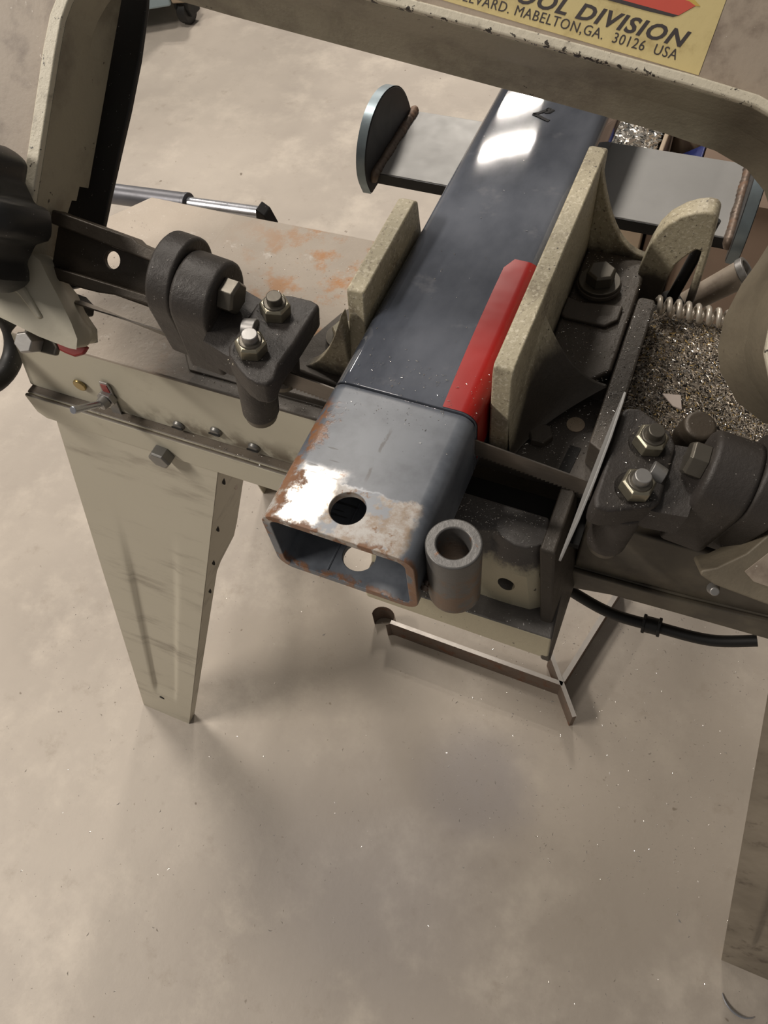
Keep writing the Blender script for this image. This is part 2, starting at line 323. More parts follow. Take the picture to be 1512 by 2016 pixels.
def obj(name, mb, mat, parent=None, bevel=0, seg=2, ang=32, off=True, label=None):
    me = bpy.data.meshes.new(name); vs = mb.v
    lo = Vector([min(p[i] for p in vs) for i in range(3)]); hi = Vector([max(p[i] for p in vs) for i in range(3)])
    c = (lo+hi)/2
    me.from_pydata([p-c for p in vs], [], mb.f); me.update()
    bm = bmesh.new(); bm.from_mesh(me); bmesh.ops.recalc_face_normals(bm, faces=bm.faces); bm.to_mesh(me); bm.free()
    for p in me.polygons: p.use_smooth = True
    me.set_sharp_from_angle(angle=math.radians(ang))
    o = bpy.data.objects.new(name, me); C.collection.objects.link(o); me.materials.append(M[mat] if isinstance(mat, str) else mat)
    o.location = c + (Vector((0, 0, H)) if off else Vector((0, 0, 0)))
    if parent: o.parent = parent; o.location = o.location - world_of(parent)
    if bevel:
        b = o.modifiers.new('edge', 'BEVEL'); b.width = bevel; b.segments = seg; b.limit_method = 'ANGLE'; b.angle_limit = math.radians(35); b.harden_normals = True
    if label: o['label'] = label
    return o
def cut(o, mb):
    """subtract a closed shape (same coordinates as the object's builder) and keep the result"""
    me = bpy.data.meshes.new('cut'); me.from_pydata(mb.v, [], mb.f); me.update()
    bm = bmesh.new(); bm.from_mesh(me); bmesh.ops.recalc_face_normals(bm, faces=bm.faces); bm.to_mesh(me); bm.free()
    c = bpy.data.objects.new('cut', me); C.collection.objects.link(c); c.location = (0, 0, H)
    bpy.context.view_layer.update()
    d = o.modifiers.new('cut', 'BOOLEAN'); d.operation = 'DIFFERENCE'; d.solver = 'EXACT'; d.object = c
    dg = bpy.context.evaluated_depsgraph_get(); new = bpy.data.meshes.new_from_object(o.evaluated_get(dg)); o.modifiers.remove(d)
    old = o.data; o.data = new; new.name = o.name; bpy.data.meshes.remove(old); bpy.data.objects.remove(c); bpy.data.meshes.remove(me)
    for p in o.data.polygons: p.use_smooth = True
    o.data.set_sharp_from_angle(angle=math.radians(32))
def tag(o, label, cat, group=None, kind=None):
    o['label'] = label; o['category'] = cat
    if group: o['group'] = group
    if kind: o['kind'] = kind
    return o
def empty(name, loc, label, cat, group=None):
    o = bpy.data.objects.new(name, None); C.collection.objects.link(o); o.location = loc; o.empty_display_size = .05
    return tag(o, label, cat, group)
xyz = lambda a, b, c: Vector((a, b, c))
XY = xyz                                        # outline in plan, extruded up
XZ = lambda a, b, h: Vector((a, h, b))          # outline in x-z, extruded along y
YZ = lambda a, b, h: Vector((h, a, b))          # outline in y-z, extruded along x
AW = lambda u, v, w: PA(u, v, w)
GN = lambda u, y, n: PG(u, y, n)
GU = lambda y, n, u: PG(u, y, n)
T = -.0510                                      # bed top
ZF = -H                                         # floor
# ================================================================== setting
fl = obj('floor', MB().box(-4, 4, -2.5, 6, ZF-.1, ZF), 'concrete'); fl['kind'] = 'structure'
for nm, bx in (('wall_back', (-4, 4, 5.9, 6, ZF, ZF+2.9)), ('wall_left', (-4.1, -4, -2.5, 6, ZF, ZF+2.9))):
    w_ = obj(nm, MB().box(*bx), 'shopwall'); w_['kind'] = 'structure'
# ================================================================== the band saw
saw = empty('band_saw', (-.05, .16, 0), 'beige metal-cutting band saw on splayed sheet-metal legs', 'band saw')
# ---- bed
mb = MB()
mb.prism([(-.2815, .0905), (.0, .0905), (.0, .098), (.088, .098), (.088, .0955), (.205, .0955), (.205, .231), (.10, .231), (.09, .2395), (-.262, .2365), (-.2815, .2085)], XY, T-.012, T)
obj('bed', mb, 'bed', saw, .0012)
obj('wear_plate', MB().prism([(-.192, .192), (-.192, .2355), (-.1, .238), (-.0415, .2385), (-.0415, .0990), (-.150, .0990), (-.1920, .1500)], XY, T, T+.0012), 'bed', saw, .0006)
obj('bed_underside', MB().box(-.02, .2, .098, .228, T-.075, T-.062), 'floorbed', saw)
# ---- apron under the bed edge, with a flared end
def flare(x0t, x0b, x1, yt, yb, z0, z1, th=.006):
    return MB().hexa([(x0b, yb, z0), (x1, yb, z0), (x1, yb+th, z0), (x0b, yb+th, z0)], [(x0t, yt, z1), (x1, yt, z1), (x1, yt+th, z1), (x0t, yt+th, z1)])
mb = flare(-.2825, -.2995, -.012, .0905, .0895, -.109, T-.0005)
mb.hexa([(-.2995, .0895, -.109), (-.2935, .0895, -.109), (-.2935, .23, -.109), (-.2995, .23, -.109)], [(-.2825, .0905, T-.0005), (-.2765, .0905, T-.0005), (-.2765, .2085, T-.0005), (-.2825, .2085, T-.0005)])
obj('apron', mb, 'apron', saw, .0016)
mb = MB()
mb.prism([(.1, -.062), (.205, -.062), (.30, -.062), (.30, -.104), (.205, -.107), (.14, -.113), (.1, -.12)], XZ, .084, .094)
obj('apron', mb, 'apron', saw, .0016)
# ---- rail of the stand under the apron
def rail(x0, x1, z0, z1):
    mb = MB(); mb.prism([(x0, z1), (x0, z0+.006), (x0+.006, z0), (x1, z0), (x1, z1)], XZ, .0800, .0830); mb.box(x0, x1, .0832, .1, z1-.003, z1); return mb
obj('stand_rail', rail(-.298, .095, -.134, -.1085), 'apron', saw, .0014)
mb = MB(); mb.prism([(.095, -.116), (.155, -.112), (.205, -.1045), (.31, -.098), (.31, -.119), (.21, -.1245), (.16, -.128), (.125, -.131), (.095, -.1400)], XZ, .0800, .0830)
mb.prism([(.095, -.116), (.155, -.112), (.205, -.1045), (.31, -.098), (.31, -.101), (.205, -.1075), (.155, -.115), (.095, -.119)], XZ, .0832, .1)
obj('stand_rail', mb, 'apron', saw, .0012)
obj('stand_rail', MB().box(-.298, .31, .2385, .2415, -.134, -.1085), 'apron', saw, .001)
# ---- legs: pressed sheet with a sunken panel and a folded flange
def leg(xo0, xi0, z0, xo1, xi1, y0, y1, depth=1):
    """outer/inner edge x at the top (z0) and on the floor; y0 top, y1 floor; depth = sign of the flange direction"""
    mb = MB(); nu, nv = 36, 60; fr = []; bk = []
    for j in range(nv+1):
        f = j/nv; z = z0+(ZF-z0)*f; xo = xo0+(xo1-xo0)*f; xi = xi0+(xi1-xi0)*f; y = y0+(y1-y0)*f
        for i in range(nu+1):
            s = i/nu; a = .24+.06*f; b = .80-.08*f
            k = min(max((s-a)/.05, 0), 1)*min(max((b-s)/.05, 0), 1)*min(max((f-.18)/.25, 0), 1)*min(max((.90-f)/.05, 0), 1)
            k = k*k*(3-2*k)
            fr.append((xo+(xi-xo)*s, y+depth*.0035*k, z)); bk.append((xo+(xi-xo)*s, y+depth*(.0035*k+.0018), z))
    w = nu+1; nfr = len(fr)
    fs = [[j*w+i, j*w+i+1, (j+1)*w+i+1, (j+1)*w+i] for j in range(nv) for i in range(nu)]
    fs += [[nfr+q for q in f[::-1]] for f in fs]
    bd = [j*w for j in range(nv+1)] + [nv*w+i for i in range(1, w)] + [j*w+nu for j in range(nv-1, -1, -1)] + [i for i in range(nu-1, 0, -1)]
    fs += [[bd[q], bd[(q+1) % len(bd)], nfr+bd[(q+1) % len(bd)], nfr+bd[q]] for q in range(len(bd))]
    mb.add(fr+bk, fs)
    return mb
def flange_part(x0, z0, x1, y0, y1, side, depth, prof):
    """folded side sheet along an edge running (x0,y0,z0)->(x1,y1,floor); prof = [(fraction down, width)]"""
    a, b = [], []
    for f, wd_ in prof:
        p = Vector((x0+(x1-x0)*f, y0+(y1-y0)*f, z0+(ZF-z0)*f)); a.append(p); b.append(p+Vector((0, depth*wd_, 0)))
    th = Vector((side*.0018, 0, 0))
    return MB().loft([a, b, [p+th for p in b], [p+th for p in a]], closed=True)
def stand_leg(xo0, xi0, z0, xo1, xi1, y0, y1, depth, side):
    l = obj('leg', leg(xo0, xi0, z0, xo1, xi1, y0, y1, depth), 'legpaint', saw, ang=50)
    pr = [(0, .054), (.30, .056), (.335, .054), (.345, .030), (.36, .024), (1, .013)]
    obj('side_flange', flange_part(xi0, z0, xi1, y0+depth*.0006, y1+depth*.0006, side, depth, pr), 'legpaint', l)
    obj('side_flange', flange_part(xo0, z0, xo1, y0+depth*.0006, y1+depth*.0006, -side*-1, depth, [(0, .03), (.3, .03), (.36, .026), (1, .013)]), 'legpaint', l)
    d = MB(); f = .905; xx = (xo0+(xo1-xo0)*f)*.5+(xi0+(xi1-xi0)*f)*.5+.004*side; yy = y0+(y1-y0)*f; zz = z0+(ZF-z0)*f
    d.cyl((xx, yy-depth*.0005, zz), (xx, yy+depth*.003, zz), .0032, 14); obj('bolt_hole', d, 'void', l)
    return l
L1 = stand_leg(-.2826, -.1441, -.125, -.3585, -.2925, .0838, -.0135, 1, -1)
def shaded_dirty_leg():  # right leg: shadow across it painted into the colour, with mottled dirt
    t = Nt('shaded_dirty_leg_paint'); c = t.mix(t.step(t.noise(12, 5, .65), .35, .7), (.22, .185, .14), (.34, .29, .225)); c = t.mix(t.step(t.noise(45, 4, .65), .56, .72), c, (.12, .095, .07)); t.bump(t.noise(200, 3), .15, .0006); return t.out(c, .5)
M['shadedleg'] = shaded_dirty_leg()
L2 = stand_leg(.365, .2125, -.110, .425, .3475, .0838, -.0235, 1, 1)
L3 = stand_leg(-.2826, -.1441, -.125, -.3585, -.2925, .2380, .335, -1, -1)
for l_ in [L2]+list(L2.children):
    if l_.name.startswith(('leg', 'side')): l_.data.materials[0] = M['shadedleg']
L4 = stand_leg(.365, .2125, -.110, .425, .3475, .2380, .335, -1, 1)
for f, dz in ((.07, 0), (.19, 0), (.29, 0), (.385, 0)):
    p = Vector((-.1441+(-.2925+.1441)*f, .0838-.0973*f+.012, -.125+(ZF+.125)*f))
    mb = MB(); mb.prism(arc(0, 0, .0016, 0, 360, 11, .0055)[:-1], lambda a, b, h: p+Vector((h, a, b)), -.0006, .0003); obj('slot', mb, 'void', L1)
p = Vector((-.1441-.1484*.155, .0838-.0973*.155+.040, -.125-.511*.155)); mb = MB(); mb.prism(arc(0, 0, .0018, 0, 360, 11, .0045)[:-1], lambda a, b, h: p+Vector((h, a, b)), -.0006, .0003); obj('slot', mb, 'pale', L1)
# ---- front bracket of the bed: oily top with a round boss, drilled face, ledge and lip
top = [(-.008, .0765), (.0815, .0760), (.0850, .0615), (.0805, .0575), (.0755, .0545), (.0695, .0540), (.0625, .0560), (.0575, .0600), (.0555, .0590), (.0365, .0520), (-.008, .0520)]
bot = [(-.012, .0765), (.0960, .0760), (.0965, .0580), (.0930, .0470), (.0860, .0425), (.0750, .0420), (.0650, .0420), (.0600, .0420), (.0540, .0420), (.0365, .0420), (-.012, .0420)]
mb = MB(); n = len(top)
mid = [((a[0]*.62+b[0]*.38), (a[1]*.42+b[1]*.58)) for a, b in zip(top, bot)]
rails = [[Vector((p[0], p[1], -.058)) for p in top], [Vector((p[0], p[1], -.0645)) for p in [(a[0]*.96+b[0]*.04, a[1]*.9+b[1]*.1) for a, b in zip(top, bot)]], [Vector((p[0], p[1], -.076)) for p in mid], [Vector((p[0], p[1], -.112)) for p in bot]]
mb.loft(rails, close_path=True); mb.add(rails[0], [list(range(n))]); mb.add(rails[3], [list(range(n))[::-1]])
br = obj('front_bracket', mb, 'bracket', saw, .0012)
bm = bmesh.new(); bm.from_mesh(br.data); bmesh.ops.remove_doubles(bm, verts=bm.verts, dist=1e-5); bmesh.ops.recalc_face_normals(bm, faces=bm.faces); bm.to_mesh(br.data); bm.free()
hb = (.0695, .0445, -.0880)
cut(br, MB().cyl((hb[0], hb[1]+.02, hb[2]+.004), (hb[0], hb[1]-.02, hb[2]-.004), .0048, 24))
mb = MB().hexa([(-.0125, .0300, -.1340), (.1022, .0300, -.1345), (.0990, .080, -.1345), (-.0125, .080, -.1340)], [(-.0115, .0300, -.1085), (.1012, .0300, -.1045), (.0970, .080, -.1045), (-.0115, .080, -.1085)])
obj('bracket_lip', mb, 'bracket', saw, .0016)
# right flank of the bracket, a flared rib plate
mb = MB().hexa([(.0975, .0285, -.1345), (.1035, .0285, -.1345), (.1035, .085, -.1345), (.0975, .085, -.1345)], [(.0820, .0560, -.0575), (.0905, .0560, -.0575), (.0905, .098, -.0575), (.0820, .098, -.0575)])
obj('bracket_rib', mb, 'floorbed', saw, .0015)
obj('slot_floor', MB().box(.0, .1, .074, .0975, -.078, -.074), 'void', saw)
# ---- screws, toggle switch and bolt on the apron
obj('button', MB().cyl((-.2436, .0890, -.0874), (-.2436, .0872, -.0874), .0052, 20, .0046), 'brass', saw, .0006)
for x, z, mtl in ((-.1706, -.1020, 'greybolt'), (-.1398, -.0955, 'greybolt'), (-.1130, -.1010, 'greybolt')):
    s_ = obj('screw', MB().cyl((x, .0895, z), (x, .0868, z), .0047, 20, .0034), mtl, saw, .0008)
    obj('screw_slot', MB().box(x-.0042, x+.0042, .0862, .0870, z-.0005, z+.0005, xyz), 'void', s_)
sw = obj('toggle_switch', MB().cyl((-.2215, .0890, -.0905), (-.2215, .0845, -.0905), .0068, 6), 'steel', saw, .0005)
obj('collar', MB().cyl((-.2215, .0845, -.0905), (-.2222, .0795, -.0900), .0048, 20, .0040), 'steel', sw, .0005)
obj('lever', MB().cyl((-.2218, .082, -.0902), (-.2225, .0605, -.0725), .0022, 14, .0027), 'chrome', sw, .0006)
obj('indicator_plate', MB().prism([(-.0038, -.021), (.0038, -.021), (.0042, .010), (.003, .0155), (-.003, .0155), (-.0042, .010)], lambda a, b, h: Vector((-.2205+a+.12*b, h, -.0905+b)), .0878, .0890), 'steel', sw, .0003)
obj('indicator_patch', MB().prism([(-.0028, .006), (.0028, .006), (.0024, .0135), (-.0024, .0135)], lambda a, b, h: Vector((-.2205+a+.12*b, h, -.0905+b)), .0873, .0878), 'redtag', sw)
def hexbolt(p, axis, ref, af, h, mat, name='hex_bolt', parent=saw, shank=0, sm='greybolt', washer=0, wm='oilsteel', sr=None):
    p = Vector(p); ax = Vector(axis).normalized(); mb = MB().hexhead(p, ax, af, h, ref)
    o = obj(name, mb, mat, parent, .0004, 1)
    if shank: obj('stud', MB().cyl(p+ax*h*.9, p+ax*(h+shank), sr or af*.27, 20), sm, o, .0006)
    if washer: obj('washer', MB().cyl(p, p-ax*.0022, washer, 28), wm, o, .0005)
    return o
hexbolt((-.1870, .0800, -.1285), (0, -1, 0), (.6, 0, .8), .0150, .0085, 'greybolt')
# ---- fixed jaw (right of the work): wall, two curved webs, foot, bolt and washer
mb = MB(); mb.prism([(.0985, -.0505), (.0985, .0135), (.1000, .0190), (.1025, .0205), (.270, .0205), (.2745, .0178), (.2745, -.0505)], YZ, .0400, .0505)
fj = obj('fixed_jaw', mb, 'jawpaint', saw, .0014)
def webcurve(x0, z0, x1, z1, n=14, p=2.4):
    return [(x0+(x1-x0)*i/n, z1+(z0-z1)*(1-i/n)**p) for i in range(n+1)]
for y0, y1, x1, zt, p in ((.259, .2645, .090, .0185, 2.7), (.1530, .1560, .0890, .004, 2.2)):
    mb = MB(); c = webcurve(.0500, zt, x1, -.038, 14, p)
    mb.prism([(.0500, -.0495)] + c + [(x1, -.0495)], XZ, y0, y1)
    obj('web', mb, 'jawpaint', fj, .0012)
# fillet swelling at the near end of the wall
mb = MB(); r1 = []
for k in range(13):
    f = k/12; y = .0990+.0545*f; e = f**1.6; pts = webcurve(.0500, -.014+.018*e, .0535+.0355*e, -.0500+.012*e, 14, 2.2); r1.append([Vector((a, y, b)) for a, b in pts])
mb.loft(r1); obj('fillet', mb, 'jawpaint', fj, ang=60)
mb = MB(); mb.prism([(.0505, .156), (.078, .156), (.0885, .168), (.0885, .262), (.0505, .262)], XY, T, -.0405); obj('foot', mb, 'floorbed', fj, .002)
mb = MB(); mb.prism([(.0505, .199), (.0535, .197), (.0770, .197), (.0830, .204), (.0830, .216), (.060, .212), (.0505, .214)], XY, -.0405, -.0378); obj('slot_boss', mb, 'floorbed', fj, .0012)
hexbolt((.0655, .2275, -.0335), (0, 0, 1), (.9, .42, 0), .0150, .0080, 'oilsteel', washer=.0122)
obj('washer', MB().cyl((.0655, .2275, -.0357), (.0655, .2275, -.0385), .0130, 28), 'floorbed', saw, .0006)
obj('spacer', MB().cyl((.0655, .2275, -.0385), (.0655, .2275, -.0425), .0115, 24), 'floorbed', saw, .0006)
hexbolt((.0632, .1190, T), (0, 0, 1), (1, 0, 0), .0125, .0050, 'floorbed')
obj('oil_hole', MB().cyl((.0790, .1335, T-.001), (.0790, .1335, T+.0004), .0050, 18), 'tan', saw)
obj('bed_slot', MB().prism([(.078, .098), (.084, .098), (.086, .119), (.080, .119)], XY, T-.001, T+.0004), 'void', saw)
# ---- low wall beside the jaw and the chip tray beyond it
obj('side_wall', MB().prism([(.0900, .110), (.1005, .104), (.1000, .2165), (.0985, .2185), (.0915, .2185), (.0900, .2165)], XY, T, -.0310), 'floorbed', saw, .0012)
# ---- swivel bracket arching up at the back
ar = [(.088, -.062), (.0845, -.045), (.0845, -.036), (.0868, -.020), (.0895, -.0095), (.0935, -.002), (.1000, .0045), (.1060, .0082), (.1115, .0098), (.1155, .0098), (.1180, .0072), (.1190, -.004), (.1200, -.020), (.1207, -.062), (.1160, -.062), (.1158, -.016), (.1125, -.0155), (.1075, -.0225), (.1040, -.0290), (.1020, -.040), (.1010, -.062)]
obj('swivel_bracket', MB().prism(ar, XZ, .246, .2600), 'jawpaint', saw, .0016)
obj('swivel_screw', MB().cyl((.1175, .268, -.010), (.1060, .252, -.068), .0035, 14), 'black', saw)
obj('swivel_nut', MB().hexhead((.1080, .2545, -.060), (-.19, -.26, -.95), .014, .016, (1, 0, 0)), 'black', saw, .0006)
# spring in front of the bracket
hp = [Vector((.1005+.0055*k/16*1.0, .2240+.0042*math.cos(2*PI*k/16), -.0395+.0042*math.sin(2*PI*k/16))) for k in range(0, 16*9)]
obj('spring', MB().tube(hp, .00155, 8), 'spring', saw, ang=60)
# lever tube with a bright end behind the spring
pa, pb = Vector((.108, .262, -.080)), Vector((.1425, .272, -.047))
lt = obj('vise_lever', MB().cyl(pa, pb, .0068, 20, .0085), 'web', saw, .0008)
dd = (pb-pa).normalized()
obj('lever_cap', MB().cyl(pb-dd*.0005, pb+dd*.004, .0092, 24, .0092, .0068), 'steel', lt, .0006)
mb = MB(); mb.cyl(pa+dd*.014+Vector((.001, -.0060, .0058)), pa+dd*.014+Vector((.001, -.0045, .0035)), .0022, 10); obj('lever_hole', mb, 'void', lt)
# ---- movable jaw (left of the work)
mb = MB(); mb.prism([(.1285, .006), (.1300, .0150), (.2030, .0165), (.2075, .0135), (.2105, -.0130), (.2105, -.0490), (.1180, -.0490), (.1240, -.0160), (.1275, -.002)], YZ, -.0495, -.0392)
mj = obj('movable_jaw', mb, 'jawpaint', saw, .0014)
mb = MB(); mb.prism([(-.0490, -.0495)] + webcurve(-.0490, .0065, -.0890, -.0455, 14, 2.3) + [(-.0890, -.0495)], XZ, .1190, .1265)
obj('web', mb, 'jawpaint', mj, .0012)
mb = MB(); mb.prism([(-.0490, -.0495)] + webcurve(-.0490, .004, -.0700, -.0440, 12, 2.0) + [(-.0700, -.0495)], XZ, .1760, .1830)
obj('web', mb, 'jawpaint', mj, .0012)
mb = MB(); mb.prism([(-.0495, .1115), (-.0920, .1165), (-.0930, .122), (-.0770, .166), (-.0620, .190), (-.0495, .200)], XY, T+.0008, -.0435); obj('foot', mb, 'floorbed', mj, .0015)
hexbolt((-.0655, .1465, -.0405), (0, 0, 1), (1, .2, 0), .0125, .0065, 'zinc', washer=.0115)
obj('bed_guide_strip', MB().box(-.105, -.0400, .1000, .1075, T, -.0460), 'floorbed', saw, .0008)
# ================================================================== swinging frame of the saw
front = [(-.212, -.004), (-.212, .04), (-.212, .08), (-.212, .112)] + [(-.164+.048*math.cos(math.radians(q)), .119+.0475*math.sin(math.radians(q))) for q in range(172, 91, -10)] + [(-.15, .1668), (-.11, .1676), (-.05, .1684), (.02, .1692), (.07, .1695), (.098, .1690), (.116, .1650), (.130, .1570), (.140, .1460), (.1435, .1350), (.1420, .1240), (.1390, .1120), (.1385, .0960), (.1420, .0820), (.1490, .0720), (.1620, .0630), (.1760, .0590)]
back = [(-.212, -.004), (-.212, .04), (-.212, .08), (-.212, .112)] + [(-.212, .118), (-.212, .126), (-.212, .134), (-.212, .142), (-.212, .149), (-.2105, .1540), (-.206, .1555), (-.195, .1558), (-.180, .1559)] + [(-.15, .1560), (-.11, .1568), (-.05, .1580), (.02, .1595), (.07, .1600), (.094, .1590), (.110, .1555), (.1210, .1490), (.1290, .1400), (.1325, .1300), (.1310, .1200), (.1285, .1090), (.1275, .0930), (.1305, .0790), (.1360, .0690), (.1490, .0580), (.1650, .0525)]
def wback(i):
    v = front[i][1] if i < 4 else 1
    return -.007 if v < .045 else (-.014 if v < .05 else -.023)
def normals(path):
    out = []
    for i in range(len(path)):
        a = Vector(path[max(i-1, 0)]); b = Vector(path[min(i+1, len(path)-1)]); d = (b-a).normalized(); out.append(Vector((-d.y, d.x)))
    return out
nf = normals(front)
def offs(path, d, w): return [PA(p[0]+n_.x*d, p[1]+n_.y*d, w) for p, n_ in zip(path, nf)]
front_m = [((f[0]*.7+b[0]*.3), (f[1]*.7+b[1]*.3)) for f, b in zip(front, back)]
wb = [-.008, -.008, -.023, -.023] + [-.023]*(len(front)-4)
def densify():                 # extra stations for the stepped back edge of the upright
    global front, back, front_m, wb, nf
    add_f = [(-.212, -.004), (-.212, .012), (-.212, .034), (-.212, .0465), (-.212, .0468), (-.212, .0545), (-.212, .0548), (-.212, .112)]
    w_ = [-.006, -.006, -.0075, -.0105, -.0145, -.0150, -.023, -.023]
    front = add_f+front[4:]; back = add_f+back[4:]; wb = w_+wb[4:]
    front_m = [((f[0]*.7+b[0]*.3), (f[1]*.7+b[1]*.3)) for f, b in zip(front, back)]; nf = normals(front)
densify()
def at_w(path, ws, d=0): return [PA(p[0]+n_.x*d, p[1]+n_.y*d, w) for p, n_, w in zip(path, nf, ws)]
Dw = .105
rimw = [.0085]*8 + [.0085-.0037*k/9 for k in range(1, 10)] + [.0048]*(len(front)-17)
def at_r(ws, dd): return [PA(p[0]+n_.x*r*dd, p[1]+n_.y*r*dd, ws) for p, n_, r in zip(front, nf, rimw)]
tier = [PA(*(f if 7 < i_ < 17 else fm_), -.004) for i_, (f, fm_) in enumerate(zip(front, front_m))]
tierb = [PA(*(b_ if 7 < i_ < 17 else fm_), -.0045) for i_, (b_, fm_) in enumerate(zip(back, front_m))]
wall = [at_w(back, wb), tierb, tier, at_w(front, [.017]*len(front)), at_r(.0195, .12), at_r(.0195, .92), at_r(.0175, 1.0), at_r(.0110, 1.0)]
fm = obj('saw_frame', MB().loft([wall[0], wall[1], wall[2], wall[3], at_r(.012, .8), at_w(back, [w+.001 for w in wb], .007)], closed=True), 'throat', saw, .0008, ang=40)
obj('frame_rim', MB().loft([at_r(.0120, .08), at_r(.0175, .03), wall[4], wall[5], wall[6], at_r(.0100, 1.0)], closed=True), 'rim', fm, .0008)
obj('frame_web', MB().loft([at_r(.0110, .95), at_w(front, [.0110]*len(front), Dw), at_w(front, [.0030]*len(front), Dw), at_r(.0030, .5)], closed=True), 'web', fm, ang=50)
# feet of the frame: lower ends carrying the wheels
ff = [(-.2600, .0165), (-.2150, .0165), (-.2086, .0167), (-.2032, .0150), (-.1973, .0084), (-.1882, -.0007), (-.1796, -.0100), (-.1745, -.0170), (-.1739, -.0226), (-.1785, -.0233), (-.1969, -.0231), (-.2168, -.0211), (-.2600, -.0180)]
fb = [(-.2600, .0165), (-.2180, .0165), (-.2150, .0167), (-.2110, .0150), (-.2082, .0071), (-.1964, -.0004), (-.1905, -.0076), (-.1812, -.0148), (-.1793, -.0215), (-.1830, -.0235), (-.1985, -.0235), (-.2182, -.0215), (-.2600, -.0185)]
fmid = [(a[0]*.55+b[0]*.45+(.0022 if 2 < i_ < 9 else 0), a[1]*.55+b[1]*.45) for i_, (a, b) in enumerate(zip(ff, fb))]
mb = MB(); rl = [[PA(*p, .0195) for p in ff], [PA(*p, .0085) for p in fmid], [PA(*p, -.0030) for p in fb], [PA(*p, -.0075) for p in fb]]
mb.loft(rl, close_path=True); mb.add(rl[0], [list(range(len(ff)))]); mb.add(rl[-1], [list(range(len(ff)))[::-1]])
f1 = obj('frame_foot', mb, 'paint', saw, .0028, 3)
mb = MB(); mb.prism([(-.2650, .0060), (-.2200, .0040), (-.2080, -.0015), (-.1960, -.0125), (-.1985, -.0145), (-.2110, -.0060), (-.2220, -.0015), (-.2650, .0000)], AW, .0185, .0210); obj('foot_rib', mb, 'paint', f1, .0015)
footR = [(.1800, .0160), (.1766, .0094), (.1719, -.0015), (.1630, -.0125), (.1575, -.0165), (.1580, -.0185), (.1660, -.0205), (.1900, -.0205), (.2500, -.0180), (.2500, .0400), (.1980, .0350)]
f2 = obj('frame_foot', MB().prism(footR, AW, -.0040, .0195), 'throat', saw, .0020, 3)
mb = MB(); mb.prism([(.1830, .0085), (.1790, .0000), (.1745, -.0095), (.1800, -.0125), (.2500, -.0110), (.2500, .0250), (.2000, .0250)], AW, .0195, .0200); obj('foot_panel', mb, 'web', f2, .0003)
obj('grease_nipple', MB().cyl(PA(.1700, -.0262, .004), PA(.1700, -.0262, .0095), .0032, 16, .0022), 'steel', saw, .0006)
# clip, bolt and red tag under the near foot
mb = MB(); mb.prism([(-.2150, -.0195), (-.1985, -.0222), (-.1930, -.0285), (-.1935, -.0335), (-.2060, -.0350), (-.2150, -.0270)], AW, .004, .0075); cl = obj('clip', mb, 'oilsteel', saw, .001)
hexbolt(PA(-.2075, -.0300, .0075), tuple(FW), tuple(FU*.9+FV*.4), .0112, .0095, 'steel')
mb = MB(); mb.prism([(-.1975, -.0240), (-.1760, -.0225), (-.1780, -.0275), (-.1830, -.0305), (-.1890, -.0305), (-.1975, -.0295)], AW, .0035, .0065); obj('red_tag', mb, 'redtag', saw, .0012)
# black wheel guard behind the upright
gd = [(-.2035, .030), (-.2030, .052), (-.2020, .075), (-.2008, .100), (-.2005, .125), (-.2020, .150), (-.2060, .175), (-.2150, .200), (-.3100, .200), (-.3100, -.010), (-.2300, -.010), (-.2040, .004)]
obj('wheel_guard', MB().prism(gd, AW, -.0335, -.0295), 'black', saw, .001)
obj('wheel_edge', MB().prism([(-.2300, -.0020), (-.1990, -.0020), (-.1930, -.0050), (-.1925, -.0110), (-.1990, -.0140), (-.2300, -.0140)], AW, -.020, -.0085), 'black', saw, .001)
# tension knob with lobes, standing in front of the frame
mb = MB(); prof = []
for k in range(96):
    q = 2*PI*k/96; prof.append((q, .0335+.0042*math.tanh(2.6*math.cos(6*(q-math.radians(12))))))
rails = []
for w, sc in ((.0235, .93), (.0250, .985), (.0285, 1.0), (.0440, 1.0), (.0560, .96), (.0590, .88)):
    rails.append([PA(-.2320+r*sc*math.cos(q), .0265+r*sc*math.sin(q), w) for q, r in prof])
mb.loft(rails, close_path=True); mb.add(rails[0], [list(range(96))]); mb.add(rails[-1], [list(range(96))[::-1]])
kb = obj('tension_knob', mb, 'knobblack', saw, ang=38)
obj('knob_stem', MB().cyl(PA(-.232, .0265, .009), PA(-.232, .0265, .0245), .009, 18), 'knobblack', kb)
# ---- blade
def blade_pts():
    a, b, c, d = [], [], [], []
    for k in range(61):
        u = -.30+.60*k/60
        tw = max(0, min(1, (-.085-u)/.10)) if u < 0 else max(0, min(1, (u-.125)/.06)); ang_ = math.radians(45*tw)
        e = FN*math.cos(ang_)-FY*math.sin(ang_); nn = FY*math.cos(ang_)+FN*math.sin(ang_)
        o_ = FO+FU*u+FN*(-.0043); a.append(o_+e*.0063+nn*.0004); b.append(o_+e*.0063-nn*.0004); c.append(o_-e*.0055-nn*.0004); d.append(o_-e*.0055+nn*.0004)
    return [a, b, c, d]
bl = obj('blade', MB().loft(blade_pts(), closed=True), 'blade', saw, ang=40)
mb = MB(); 
for k in range(118):
    u = -.125+.0022*k
    mb.prism([(u, -.0096), (u+.0021, -.0096), (u+.0003, -.0112)], lambda a, b, h: PG(a, h, b), -.00045, .00045)
obj('blade_teeth', mb, 'blade', bl)['kind'] = 'stuff'
